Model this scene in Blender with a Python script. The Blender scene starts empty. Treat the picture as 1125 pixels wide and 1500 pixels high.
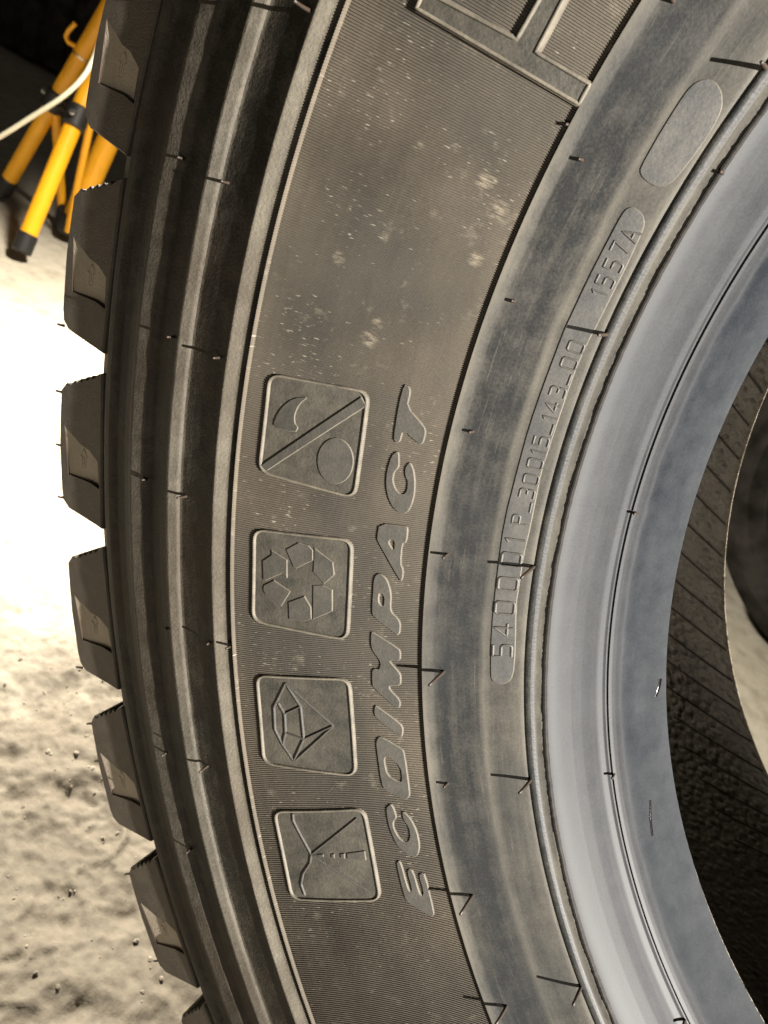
import bpy, bmesh, math, random
import numpy as np
from mathutils import Matrix, Vector
from mathutils.geometry import delaunay_2d_cdt

# ------------------------------------------------------------ camera, world, lamps, exposure
scene = bpy.context.scene
TYRE_Z = 0.549                      # height of the wheel centre over the floor
PHI = math.radians(57)              # the tyre's own x axis is turned by this against the vertical
UP = Vector((math.cos(PHI), math.sin(PHI), 0)); SIDE = Vector((UP.y, -UP.x, 0))
TYRE_M = Matrix(((SIDE.x, SIDE.y, 0, 0), (0, 0, -1, 0), (UP.x, UP.y, 0, TYRE_Z), (0, 0, 0, 1)))

cam = bpy.data.cameras.new('camera'); camo = bpy.data.objects.new('camera', cam)
scene.collection.objects.link(camo); scene.camera = camo
cam.sensor_fit = 'VERTICAL'; cam.sensor_height = 36.0; cam.lens = 28.8
cam.clip_start = 0.01; cam.clip_end = 100
camo.matrix_world = Matrix(((0.755528, -0.580053, 0.304494, -0.262012), (0.501896, 0.213777, -0.838093, -0.38547),
                            (0.421045, 0.786027, 0.45264, 0.546744), (0, 0, 0, 1)))
cam.dof.use_dof = True; cam.dof.focus_distance = 0.29; cam.dof.aperture_fstop = 22

world = bpy.data.worlds.new('World'); scene.world = world; world.use_nodes = True
bg = world.node_tree.nodes['Background']; bg.inputs[0].default_value = (1.0, 0.90, 0.76, 1); bg.inputs[1].default_value = 0.028
vs = scene.view_settings
vs.view_transform = 'Standard'; vs.look = 'None'; vs.exposure = 0.0; vs.gamma = 1.0; vs.use_curve_mapping = False

def lamp(name, kind, loc, target, energy, color, **kw):
    d = bpy.data.lights.new(name, kind); d.energy = energy; d.color = color
    for k, v in kw.items(): setattr(d, k, v)
    o = bpy.data.objects.new(name, d); scene.collection.objects.link(o)
    o.location = loc; o.rotation_euler = (Vector(target) - Vector(loc)).to_track_quat('-Z', 'Y').to_euler()
    return o
# work lamp standing off to the right, its light grazes the sidewall
KEY_DIR = TYRE_M.to_3x3() @ Vector((0.95, -0.21, 0.27)).normalized()
KEY_AT = TYRE_M @ Vector((-0.32, 0.0, 0.13))
lamp('key_lamp', 'SPOT', KEY_AT + KEY_DIR * 2.4, TYRE_M @ Vector((-0.30, 0.13, 0.13)), 1480, (1.0, 0.95, 0.88), spot_size=math.radians(19.0), spot_blend=0.6, shadow_soft_size=0.0125)
# soft fill added low in front, standing in for floor bounce
FILL_AT = TYRE_M @ Vector((0.02, -0.52, 1.20))
lamp('front_fill', 'AREA', FILL_AT, TYRE_M @ Vector((-0.30, 0.02, 0.05)), 4.2, (1.0, 0.93, 0.82), shape='DISK', size=0.30)
# lamp high over the floor to the left of the tyre
lamp('floor_lamp', 'SPOT', (-0.98, 0.46, 0.80), (-0.60, 0.00, 0.0), 165, (1.0, 0.92, 0.78), spot_size=math.radians(179), spot_blend=1.0, shadow_soft_size=0.05)

# ------------------------------------------------------------ helpers
COL = scene.collection
def link_mesh(name, verts, faces, mat, parent=None, smooth=False, angle=None):
    me = bpy.data.meshes.new(name)
    me.from_pydata([tuple(map(float, v)) for v in verts] if not isinstance(verts, np.ndarray) else verts.tolist(), [], faces if isinstance(faces, list) else faces.tolist())
    me.update()
    if mat: me.materials.append(mat)
    if smooth:
        me.polygons.foreach_set('use_smooth', [True] * len(me.polygons))
        if angle: me.set_sharp_from_angle(angle=math.radians(angle))
    o = bpy.data.objects.new(name, me); COL.objects.link(o)
    if parent: o.parent = parent
    return o
def tag(o, label=None, cat=None, group=None, kind=None):
    if label: o['label'] = label
    if cat: o['category'] = cat
    if group: o['group'] = group
    if kind: o['kind'] = kind
    return o
def empty(name, mat4=None):
    o = bpy.data.objects.new(name, None); COL.objects.link(o)
    o.empty_display_size = 0.05
    if mat4 is not None: o.matrix_world = mat4
    return o

# value noise for relief
RS = np.random.RandomState(7); NT = RS.rand(256, 256)
def vnoise(x, y):
    xi = np.floor(x).astype(int); yi = np.floor(y).astype(int); fx = x - xi; fy = y - yi
    fx = fx * fx * (3 - 2 * fx); fy = fy * fy * (3 - 2 * fy)
    g = lambda a, b: NT[a % 256, b % 256]
    return (g(xi, yi) * (1 - fx) + g(xi + 1, yi) * fx) * (1 - fy) + (g(xi, yi + 1) * (1 - fx) + g(xi + 1, yi + 1) * fx) * fy
def fbm(x, y, n=4):
    s = 0; a = 1; t = 0
    for k in range(n):
        s = s + a * (vnoise(x * 2 ** k + 17.3 * k, y * 2 ** k + 5.1 * k) - 0.5); t += a; a *= 0.5
    return s / t

# tyre surface: radius -> height along the axis, millimetres
KR = [284, 286, 292, 300, 305, 310, 317.2, 324, 338, 359, 380, 400, 415, 429, 437, 456, 470, 490, 514, 548.1, 560]
KZ = [65.4, 68.4, 78, 90, 97, 104.5, 114.3, 118, 124.6, 135.3, 145, 152.5, 157, 160, 160.5, 158.8, 157, 152, 145.4, 139.4, 137]
def base_z(x):
    X = np.array(KR, float); Y = np.array(KZ, float); x = np.atleast_1d(np.asarray(x, float))
    m = np.gradient(Y, X); i = np.clip(np.searchsorted(X, x) - 1, 0, len(X) - 2)
    h = X[i + 1] - X[i]; t = (x - X[i]) / h
    return (2*t**3 - 3*t**2 + 1) * Y[i] + (t**3 - 2*t**2 + t) * h * m[i] + (-2*t**3 + 3*t**2) * Y[i+1] + (t**3 - t**2) * h * m[i+1]
SMUDGES = [(-324.1, 183.0, 4.6), (-321.7, 174.7, 4.8), (-329.5, 161.4, 3.6), (-370.9, 165.0, 3.4), (-364.5, 138.7, 4.4), (-361.5, 143.5, 3.0), (-342.3, 194.7, 2.6)]

# ------------------------------------------------------------ materials
def new_mat(name):
    m = bpy.data.materials.new(name); m.use_nodes = True
    nt = m.node_tree; b = nt.nodes['Principled BSDF']
    return m, nt, b
def N(nt, t, **kw):
    n = nt.nodes.new(t)
    for k, v in kw.items(): setattr(n, k, v)
    return n
def math_n(nt, op, a, b=None, c=None, clamp=False):
    n = N(nt, 'ShaderNodeMath', operation=op); n.use_clamp = clamp
    for i, v in enumerate((a, b, c)):
        if v is None: continue
        if isinstance(v, (int, float)): n.inputs[i].default_value = v
        else: nt.links.new(v, n.inputs[i])
    return n.outputs[0]
def noise(nt, vec, scale, detail=4, rough=0.55, w=None):
    n = N(nt, 'ShaderNodeTexNoise'); n.inputs['Scale'].default_value = scale
    n.inputs['Detail'].default_value = detail; n.inputs['Roughness'].default_value = rough
    if vec is not None: nt.links.new(vec, n.inputs['Vector'])
    return n.outputs['Fac']
def ramp(nt, fac, stops, interp='LINEAR'):
    r = N(nt, 'ShaderNodeValToRGB'); r.color_ramp.interpolation = interp
    while len(r.color_ramp.elements) < len(stops): r.color_ramp.elements.new(0.5)
    for e, (p, c) in zip(r.color_ramp.elements, stops):
        e.position = p; e.color = c if isinstance(c, tuple) else (c, c, c, 1)
    nt.links.new(fac, r.inputs[0]); return r.outputs[0]
def mixc(nt, fac, a, b):
    n = N(nt, 'ShaderNodeMix', data_type='RGBA')
    if isinstance(fac, (int, float)): n.inputs[0].default_value = fac
    else: nt.links.new(fac, n.inputs[0])
    for i, v in ((6, a), (7, b)):
        if isinstance(v, tuple): n.inputs[i].default_value = (*v, 1) if len(v) == 3 else v
        else: nt.links.new(v, n.inputs[i])
    return n.outputs[2]
def polar(nt):
    tc = N(nt, 'ShaderNodeTexCoord'); sp = N(nt, 'ShaderNodeSeparateXYZ'); nt.links.new(tc.outputs['Object'], sp.inputs[0])
    x, y, z = sp.outputs
    r = math_n(nt, 'SQRT', math_n(nt, 'ADD', math_n(nt, 'MULTIPLY', x, x), math_n(nt, 'MULTIPLY', y, y)))
    th = math_n(nt, 'ARCTAN2', y, math_n(nt, 'MULTIPLY', x, -1.0))      # seam on the far side
    return tc.outputs['Object'], r, th, z
def pvec(nt, r, th, a, b):
    c = N(nt, 'ShaderNodeCombineXYZ'); nt.links.new(math_n(nt, 'MULTIPLY', r, a), c.inputs[0]); nt.links.new(math_n(nt, 'MULTIPLY', th, b), c.inputs[1])
    return c.outputs[0]

def rubber(name, dark, dust, bands, k_noise=0.9, streak=(140, 5), blotch=40, rough=(0.5, 0.7), bump=0.15, specks=0.0, speck_vec=(330, 480), spec=0.5, tint=None, grain=900, smudge=False, scratch=0.12):
    """dusty rubber: dust amount = band profile over the radius (mm) + streaks along the circumference + blotches"""
    m, nt, b = new_mat(name)
    co, r, th, z = polar(nt)
    lo, hi = bands[0][0], bands[-1][0]
    rf = math_n(nt, 'DIVIDE', math_n(nt, 'SUBTRACT', math_n(nt, 'MULTIPLY', r, 1000.0), lo), hi - lo, clamp=True)
    wob = math_n(nt, 'MULTIPLY', math_n(nt, 'SUBTRACT', noise(nt, co, 55, 3), 0.5), 1.6 / (hi - lo))
    rf = math_n(nt, 'ADD', rf, wob)
    base = ramp(nt, rf, [((p - lo) / (hi - lo), float(v)) for p, v in bands])
    st = noise(nt, pvec(nt, r, th, streak[0], streak[1]), 1.0, 5, 0.6)
    bl = noise(nt, co, blotch, 5, 0.6)
    f = math_n(nt, 'ADD', base, math_n(nt, 'MULTIPLY', math_n(nt, 'SUBTRACT', st, 0.5), k_noise))
    f = math_n(nt, 'ADD', f, math_n(nt, 'MULTIPLY', math_n(nt, 'SUBTRACT', bl, 0.5), k_noise), clamp=True)
    g = math_n(nt, 'MULTIPLY', math_n(nt, 'SUBTRACT', noise(nt, co, 1100, 3, 0.7), 0.5), 0.55)
    sc = ramp(nt, noise(nt, pvec(nt, r, th, 1100, 14), 1.0, 4, 0.65), [(0.60, 0.0), (0.70, scratch)])
    f = math_n(nt, 'ADD', math_n(nt, 'ADD', f, g), sc, clamp=True)
    col = mixc(nt, f, dark, dust)
    if tint:
        t = ramp(nt, noise(nt, co, 14, 3), [(0.42, 0.0), (0.62, 1.0)])
        col = mixc(nt, math_n(nt, 'MULTIPLY', t, tint[1]), col, tint[0])
    if specks:
        s1 = noise(nt, pvec(nt, r, th, *speck_vec), 1.0, 2, 0.5)
        s2 = noise(nt, co, 34, 3)
        s = ramp(nt, math_n(nt, 'ADD', s1, math_n(nt, 'MULTIPLY', math_n(nt, 'SUBTRACT', s2, 0.5), 0.35)), [(0.68, 0.0), (0.78, 1.0)])
        col = mixc(nt, math_n(nt, 'MULTIPLY', s, specks), col, (0.46, 0.41, 0.32))
        big = ramp(nt, noise(nt, co, 120, 5, 0.7), [(0.60, 0.0), (0.72, 0.35)])
        col = mixc(nt, big, col, (0.20, 0.175, 0.13))
    if smudge:                                  # finger prints of pale dust
        wb = noise(nt, pvec(nt, r, th, 260, 300), 1.0, 5, 0.7); tot = None
        for sx, sy, sr in SMUDGES:
            v = N(nt, 'ShaderNodeVectorMath', operation='DISTANCE'); nt.links.new(co, v.inputs[0]); v.inputs[1].default_value = (sx / 1000, sy / 1000, float(base_z(math.hypot(sx, sy))[0]) / 1000)
            g = math_n(nt, 'SUBTRACT', 1.0, math_n(nt, 'DIVIDE', v.outputs['Value'], sr / 1000), clamp=True)
            tot = g if tot is None else math_n(nt, 'MAXIMUM', tot, g)
        sm = ramp(nt, math_n(nt, 'MULTIPLY', tot, math_n(nt, 'SUBTRACT', math_n(nt, 'MULTIPLY', wb, 5.0), 1.9)), [(0.10, 0.0), (0.7, 0.4)])
        col = mixc(nt, sm, col, (0.34, 0.29, 0.21))
    nt.links.new(col, b.inputs['Base Color'])
    rr = math_n(nt, 'ADD', math_n(nt, 'MULTIPLY', f, rough[1] - rough[0]), rough[0])
    nt.links.new(rr, b.inputs['Roughness']); b.inputs['Specular IOR Level'].default_value = spec
    if bump:
        bp = N(nt, 'ShaderNodeBump'); bp.inputs['Strength'].default_value = bump; bp.inputs['Distance'].default_value = 0.0006
        hn = math_n(nt, 'ADD', noise(nt, co, grain, 4), math_n(nt, 'MULTIPLY', st, 0.8))
        nt.links.new(hn, bp.inputs['Height']); nt.links.new(bp.outputs[0], b.inputs['Normal'])
    return m
def plain(name, col, rough=0.5, metal=0.0, var=0.15, scale=60, bump=0.0, spec=0.5):
    m, nt, b = new_mat(name)
    tc = N(nt, 'ShaderNodeTexCoord')
    n = noise(nt, tc.outputs['Object'], scale, 5)
    c = mixc(nt, ramp(nt, n, [(0.3, 0.0), (0.7, 1.0)]), tuple(v * (1 - var) for v in col), tuple(min(1, v * (1 + var)) for v in col))
    nt.links.new(c, b.inputs['Base Color']); b.inputs['Roughness'].default_value = rough; b.inputs['Metallic'].default_value = metal
    b.inputs['Specular IOR Level'].default_value = spec
    if bump:
        bp = N(nt, 'ShaderNodeBump'); bp.inputs['Strength'].default_value = bump; bp.inputs['Distance'].default_value = 0.001
        nt.links.new(noise(nt, tc.outputs['Object'], scale * 8, 4), bp.inputs['Height']); nt.links.new(bp.outputs[0], b.inputs['Normal'])
    return m

M_BAND = rubber('ribbed_rubber', (0.021, 0.018, 0.014), (0.100, 0.083, 0.061), [(359, 0.75), (366, 0.55), (395, 0.36), (420, 0.5), (427, 0.7), (430, 0.9)], 0.75, (60, 9), 26, (0.6, 0.85), 0.0, specks=0.42, spec=0.3, tint=((0.030, 0.030, 0.026), 0.4), smudge=True)
M_SIDE = rubber('smooth_sidewall_rubber', (0.0062, 0.0066, 0.0066), (0.086, 0.078, 0.062), [(316, 0.55), (318.3, 0.95), (319.6, 0.40), (321, 0.80), (321.9, 0.10), (324.4, 0.10), (325.2, 0.80), (327, 0.55), (331, 0.40), (336, 0.36), (338.6, 0.72), (340.5, 0.24), (344, 0.10), (351, 0.08), (354.5, 0.22), (357.0, 0.60), (358.2, 1.0), (362, 1.0)], 0.72, (260, 6), 110, (0.45, 0.65), 0.12, tint=((0.012, 0.014, 0.0155), 0.4), spec=0.24, scratch=0.30)
M_BEAD = rubber('bead_rubber', (0.0060, 0.0070, 0.0082), (0.044, 0.045, 0.0465), [(284, 0.40), (285.8, 0.10), (296.4, 0.06), (297.0, 0.75), (298.4, 0.42), (301, 0.40), (304, 0.42), (308, 0.62), (314, 0.66), (316.0, 1.0), (318, 1.0)], 0.42, (160, 6), 90, (0.44, 0.54), 0.05, spec=0.15, tint=((0.022, 0.025, 0.029), 0.40))
M_SEAT = rubber('bead_seat_rubber', (0.010, 0.0118, 0.0145), (0.040, 0.042, 0.045), [(284, 0.62), (285.6, 0.50), (288, 0.40), (293, 0.34), (295.5, 0.20), (296.8, 0.30), (298, 0.95)], 0.75, (90, 9), 120, (0.5, 0.6), 0.08, spec=0.04)
M_SHOULDER = rubber('shoulder_rubber', (0.013, 0.0115, 0.0085), (0.140, 0.124, 0.097), [(428, 0.3), (430.9, 0.05), (431.6, 0.72), (436.8, 0.78), (438, 0.10), (447, 0.06), (455, 0.10), (457, 0.40), (462.5, 0.52), (464, 0.02), (476, 0.04), (478.5, 0.26), (488, 0.34), (490, 0.0), (503, 0.05), (508, 0.24), (511, 0.08), (516, 0.10)], 0.66, (80, 16), 150, (0.62, 0.85), 0.5, tint=((0.034, 0.023, 0.014), 0.45), spec=0.22)
M_BLOCK = rubber('tread_block_rubber', (0.040, 0.034, 0.027), (0.130, 0.108, 0.083), [(510, 0.30), (530, 0.45), (550, 0.25)], 0.7, (60, 20), 160, (0.6, 0.8), 0.7, grain=1300, spec=0.25)
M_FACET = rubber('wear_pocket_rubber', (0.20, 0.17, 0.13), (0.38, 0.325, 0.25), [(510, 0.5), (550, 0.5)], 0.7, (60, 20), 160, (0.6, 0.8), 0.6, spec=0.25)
M_PAD = rubber('panel_rubber', (0.018, 0.0175, 0.0145), (0.085, 0.074, 0.055), [(355, 0.22), (432, 0.32)], 0.9, (50, 14), 160, (0.5, 0.72), 0.35, spec=0.3)
M_LETTER = rubber('letter_rubber', (0.020, 0.0193, 0.017), (0.070, 0.063, 0.050), [(300, 0.30), (432, 0.34)], 0.7, (60, 12), 190, (0.5, 0.7), 0.25, spec=0.3)
M_RIM = rubber('raised_rim_rubber', (0.045, 0.040, 0.032), (0.165, 0.143, 0.107), [(300, 0.42), (432, 0.42)], 1.0, (60, 30), 190, (0.5, 0.7), 0.2, spec=0.3)
M_EDGE = rubber('dusty_edge_rubber', (0.036, 0.032, 0.025), (0.140, 0.120, 0.090), [(300, 0.55), (432, 0.55)], 1.0, (60, 30), 190, (0.55, 0.75), 0.0, spec=0.3)
M_PLATE = rubber('label_plate_rubber', (0.016, 0.0175, 0.019), (0.085, 0.077, 0.063), [(322, 0.45), (331, 0.36), (338, 0.20), (344, 0.3)], 0.7, (120, 14), 150, (0.42, 0.58), 0.14)
M_CHAR = rubber('character_rubber', (0.018, 0.018, 0.017), (0.080, 0.071, 0.056), [(322, 0.35), (344, 0.35)], 0.7, (60, 30), 190, (0.45, 0.62), 0.1)
M_HAIR = plain('vent_hair_rubber', (0.030, 0.020, 0.013), 0.5)
M_DIRT_SHADE = plain('shaded_red_dirt', (0.040, 0.022, 0.012), 0.8, var=0.3, scale=200)  # red dirt on the pocket walls, recess shade darkened into the colour
M_OIL = plain('oil', (0.006, 0.003, 0.003), 0.08)
M_FLASH = plain('flash_rubber', (0.008, 0.0055, 0.004), 0.7, var=0.5, scale=300)  # black stands for the shadow that the fin casts
M_CARTYRE = plain('car_tyre_rubber', (0.022, 0.020, 0.018), 0.85, var=0.6, scale=24, bump=0.5, spec=0.12)
M_OTHER = plain('old_tyre_rubber', (0.050, 0.045, 0.038), 0.85, var=0.6, scale=24, bump=0.5, spec=0.15)
M_YELLOW = plain('yellow_paint', (0.88, 0.41, 0.012), 0.4, var=0.08, scale=30)
M_BLACK = plain('black_plastic', (0.016, 0.015, 0.014), 0.5)
M_STEEL = plain('bright_steel', (0.62, 0.60, 0.56), 0.3, metal=1.0)
M_CORD = plain('white_cable_sheath', (0.74, 0.70, 0.54), 0.45, var=0.06)

def liner_mat():
    m, nt, b = new_mat('inner_liner_rubber')
    co, r, th, z = polar(nt)
    v = N(nt, 'ShaderNodeTexVoronoi', feature='SMOOTH_F1'); v.inputs['Scale'].default_value = 175; v.inputs['Smoothness'].default_value = 0.25
    nt.links.new(co, v.inputs['Vector'])
    cell = ramp(nt, v.outputs['Distance'], [(0.15, 1.0), (0.62, 0.0)])
    n1 = noise(nt, co, 380, 4); n2 = noise(nt, co, 40, 4)
    hgt = math_n(nt, 'ADD', cell, math_n(nt, 'MULTIPLY', n1, 0.9))
    bp = N(nt, 'ShaderNodeBump'); bp.inputs['Strength'].default_value = 1.0; bp.inputs['Distance'].default_value = 0.0040
    nt.links.new(hgt, bp.inputs['Height']); nt.links.new(bp.outputs[0], b.inputs['Normal'])
    c = mixc(nt, n2, (0.19, 0.175, 0.15), (0.40, 0.37, 0.32))
    c = mixc(nt, ramp(nt, n1, [(0.66, 0.0), (0.76, 0.7)]), c, (0.35, 0.32, 0.27))
    toe = ramp(nt, math_n(nt, 'MULTIPLY', r, 1000 / 600.0), [(0.4775, 0.8), (0.4800, 0.0)])
    c = mixc(nt, toe, c, (0.26, 0.22, 0.16))
    nt.links.new(c, b.inputs['Base Color']); b.inputs['Roughness'].default_value = 0.5
    return m
M_LINER = liner_mat()

def floor_mat():
    m, nt, b = new_mat('dusty_concrete')
    tc = N(nt, 'ShaderNodeTexCoord'); co = tc.outputs['Object']
    n1 = noise(nt, co, 3.0, 6); n2 = noise(nt, co, 28, 6, 0.65); n3 = noise(nt, co, 240, 4)
    c = mixc(nt, ramp(nt, n1, [(0.35, 0.0), (0.7, 1.0)]), (0.42, 0.38, 0.30), (0.54, 0.50, 0.42))
    c = mixc(nt, ramp(nt, n2, [(0.32, 0.75), (0.55, 0.0)]), c, (0.29, 0.255, 0.20))
    c = mixc(nt, ramp(nt, n3, [(0.62, 0.0), (0.75, 0.5)]), c, (0.66, 0.63, 0.56))
    v = N(nt, 'ShaderNodeVectorMath', operation='DISTANCE'); nt.links.new(co, v.inputs[0]); v.inputs[1].default_value = (-0.44, -0.03, 0.0)      # tyre's shadow on the rough floor, painted in as dark brown
    tyre_shade = math_n(nt, 'ADD', math_n(nt, 'DIVIDE', v.outputs['Value'], 0.5), math_n(nt, 'MULTIPLY', math_n(nt, 'SUBTRACT', noise(nt, co, 16, 5, 0.65), 0.5), 0.9))
    c = mixc(nt, ramp(nt, tyre_shade, [(0.30, 0.85), (0.56, 0.0)]), c, mixc(nt, n3, (0.10, 0.084, 0.062), (0.24, 0.205, 0.16)))
    nt.links.new(c, b.inputs['Base Color']); b.inputs['Roughness'].default_value = 0.85
    bp = N(nt, 'ShaderNodeBump'); bp.inputs['Strength'].default_value = 0.6; bp.inputs['Distance'].default_value = 0.003
    nt.links.new(math_n(nt, 'ADD', n2, math_n(nt, 'MULTIPLY', n3, 0.3)), bp.inputs['Height']); nt.links.new(bp.outputs[0], b.inputs['Normal'])
    return m
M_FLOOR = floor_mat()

M_GRIT = plain('grit', (0.34, 0.30, 0.24), 0.85, var=0.5, scale=200)
# ------------------------------------------------------------ the floor
def axis(lo, hi, zones):
    out = []; x = lo
    while x < hi:
        out.append(x); d = [max(0.0, a - x, x - b) for a, b, f in zones]
        x += min(f + 0.16 * q for (a, b, f), q in zip(zones, d))
    return np.array(out + [hi])
def floor_z(X, Y):
    warp = fbm(X * 20, Y * 20, 3) * 0.03
    rough_patch = np.exp(-(((X + 0.50) / 0.22) ** 2 + ((Y + 0.05) / 0.17) ** 2) ** 1.5) * (0.35 + 1.1 * vnoise(X * 11 + 3, Y * 11))
    near_cam = np.clip(1.3 - np.hypot(X + 0.48, Y) / 0.5, 0, 1)
    big = fbm(X * 6, Y * 6, 3) * 0.005 + fbm(X * 17 + 2, Y * 17, 4) * 0.018 * np.clip(1.35 - np.hypot(X + 0.52, Y + 0.12) / 0.42, 0, 1)
    lump = 0.5 - np.abs(fbm((X + warp) * 34, (Y + warp) * 30, 5)) * 2.2
    crumb = fbm((X + warp) * 150, (Y - warp) * 130, 3)
    Z = big + lump * (0.001 + 0.013 * rough_patch) + crumb * near_cam * (0.0010 + 0.0030 * rough_patch) - 0.004
    near = np.exp(-((X / 0.16) ** 2 + (Y / 0.2) ** 2))
    return Z * (1 - near) - 0.001 * near, rough_patch
def build_floor():
    xs = axis(-9, 8, [(-0.74, -0.28, 0.0021), (-1.5, 0.2, 0.010)]); ys = axis(-6, 9, [(-0.20, 0.15, 0.0021), (-0.4, 1.5, 0.010)])
    X, Y = np.meshgrid(xs, ys, indexing='ij')
    Z, _ = floor_z(X, Y)
    n0, n1 = X.shape
    V = np.stack([X, Y, Z], -1).reshape(-1, 3)
    i = np.arange(n0 * n1).reshape(n0, n1)
    F = np.stack([i[:-1, :-1], i[1:, :-1], i[1:, 1:], i[:-1, 1:]], -1).reshape(-1, 4)
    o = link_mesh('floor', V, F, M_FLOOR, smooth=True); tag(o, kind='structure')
build_floor()
def gravel():
    rs = np.random.RandomState(5); n = 700
    x = -0.48 + rs.normal(0, 0.17, n); y = 0.0 + rs.normal(0, 0.14, n)
    z, patch = floor_z(x, y); keep = rs.rand(n) < 0.15 + patch; x, y, z = x[keep], y[keep], z[keep]
    base = np.array([(1, 0, 0), (-1, 0, 0), (0, 1, 0), (0, -1, 0), (0, 0, 1), (0, 0, -1), (.6, .6, .6), (-.6, .6, .5), (.6, -.6, .5), (-.6, -.6, .6)], float)
    fc = [(6, 0, 2), (6, 2, 4), (6, 4, 0), (7, 2, 1), (7, 1, 4), (7, 4, 2), (8, 3, 0), (8, 0, 4), (8, 4, 3), (9, 1, 3), (9, 3, 4), (9, 4, 1), (5, 2, 0), (5, 1, 2), (5, 3, 1), (5, 0, 3)]
    V = []; F = []
    for k in range(len(x)):
        r = 0.0007 + 0.0015 * rs.rand() ** 3; a = rs.rand() * 6.28; c, s_ = math.cos(a), math.sin(a)
        P = base * (1 + 0.35 * (rs.rand(10, 3) - 0.5)) * r * np.array((1.2, 0.9, 0.7)); P = np.stack([P[:, 0] * c - P[:, 1] * s_, P[:, 0] * s_ + P[:, 1] * c, P[:, 2]], 1)
        F += [[10 * k + q for q in f] for f in fc]; V.append(P + (x[k], y[k], z[k] + r * 0.2))
    o = link_mesh('gravel', np.concatenate(V), F, M_GRIT); tag(o, 'pale grit and crumbs scattered over rough floor beside the tyre', 'grit', kind='stuff')
gravel()

# ------------------------------------------------------------ tyre surface (radius -> height along the axis, millimetres)
RELIEF = [(284, 0), (297.6, 0), (298.1, 0.4), (298.9, 1.0), (299.9, 1.2), (300.8, 0.9), (301.2, 0.0), (301.5, -0.5), (301.9, -0.35), (303.0, -1.3), (304.6, -1.75), (306.2, -1.2), (308.4, 0.0), (311, 0.5), (317.6, 0.2),
          (321.4, 0), (321.9, 0.4), (322.7, 0.8), (323.6, 0.85), (324.3, 0.55), (324.6, -0.2), (324.9, -0.25), (325.8, 0.0), (355, 0.0), (357.8, 0.4), (358.7, 0.45), (358.95, 0.25), (359.08, -0.3), (359.3, -1.7)]
SHOULDER = [(428.95, -0.1), (429.1, -0.6), (429.25, -2.4), (430.4, -2.9), (431.2, -2.6), (431.7, -1.1), (432.8, -0.95), (436.8, 0.55), (437.4, 0.5), (438.6, -0.6), (441, -1.0), (446, -1.3), (452, -1.8), (456, -1.9), (457.2, -1.6), (458, -0.6), (461.5, 0.9), (462.6, 0.8), (463.5, -0.5), (466, -1.6), (471, -2.4), (476, -2.6), (478, -1.9), (480, -0.5), (487, 1.0), (488.6, 1.0), (490, 0.0), (493, -1.6), (498, -2.4), (503, -2.0), (506, -0.7), (508, 0.0), (510.5, 0.0), (512, -0.3), (512.8, -1.5), (513.8, -1.9), (514.6, -2.2), (515.4, -3.0)]
def relief(x, table):
    return np.interp(x, [p[0] for p in table], [p[1] for p in table])
def skin_z(r):                      # height of the surface that letters and plates sit on
    r = np.atleast_1d(r)
    return base_z(r) + np.where(r > 359.2, -1.25, 0.0)

TH_FINE = np.radians(np.arange(138, 214, 0.2)); TH_COARSE = np.radians(np.arange(214, 498, 1.0))
THETA = np.concatenate([TH_FINE, TH_COARSE])
def lathe(name, R, Z, mat, parent, theta=THETA, angle=40, wob=None):
    R = np.asarray(R, float); Z = np.asarray(Z, float); n = len(theta); k = len(R)
    rr = np.repeat(R[None], n, 0); zz = np.repeat(Z[None], n, 0)
    if wob is not None: rr, zz = wob(rr, zz, theta[:, None])
    V = np.stack([rr * np.cos(theta)[:, None], rr * np.sin(theta)[:, None], zz], -1).reshape(-1, 3) / 1000
    i = np.arange(n * k).reshape(n, k); j = np.roll(i, -1, 0)
    F = np.stack([i[:, :-1], j[:, :-1], j[:, 1:], i[:, 1:]], -1).reshape(-1, 4)
    return link_mesh(name, V, F, mat, parent, True, angle)
def sample(lo, hi, step, table):
    pts = list(np.arange(lo, hi, step)) + [hi] + [p[0] for p in table if lo <= p[0] <= hi]
    return np.unique(np.round(pts, 3))

tyre = empty('truck_tyre', TYRE_M)
tag(tyre, 'large black truck tyre standing upright, ribbed sidewall with raised letters and four icon panels', 'tyre')

# bead, inner sidewall, ribbed band, shoulder
R = sample(284.6, 297.6, 0.7, RELIEF); lathe('bead_seat', R, base_z(R) + relief(R, RELIEF), M_SEAT, tyre)
R = sample(297.6, 317.8, 0.5, RELIEF); lathe('bead', R, base_z(R) + relief(R, RELIEF), M_BEAD, tyre)
R = sample(317.8, 359.3, 0.8, RELIEF); lathe('inner_sidewall', R, base_z(R) + relief(R, RELIEF), M_SIDE, tyre)
def ribbed_band():
    per = 4; nrib = 3140; n = nrib * per
    th = np.arange(n) / n * 2 * math.pi
    pat = np.array([0.0, 0.33, 0.33, 0.0])
    R = np.concatenate([[359.3, 359.5], np.linspace(361, 427, 15), [428.2, 428.45, 428.8, 428.95]])
    lift = np.concatenate([[0, 0], np.zeros(15), [0.0, 1.1, 1.45, 1.4]]); ribw = np.concatenate([[1, 1], np.ones(15), [1, 0.6, 0.5, 0.5]])
    Z = base_z(R) - 1.5 + lift
    zz = Z[None] + pat[np.arange(n) % per][:, None] * ribw[None] + 0.03 * (vnoise(np.arange(n)[:, None] * 0.5, R[None] * 0.3) - 0.5)
    V = np.stack([R[None] * np.cos(th)[:, None], R[None] * np.sin(th)[:, None], zz], -1).reshape(-1, 3) / 1000
    i = np.arange(n * len(R)).reshape(n, len(R)); j = np.roll(i, -1, 0)
    F = np.stack([i[:, :-1], j[:, :-1], j[:, 1:], i[:, 1:]], -1).reshape(-1, 4)
    return link_mesh('ribbed_band', V, F, M_BAND, tyre)
ribbed_band()
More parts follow.
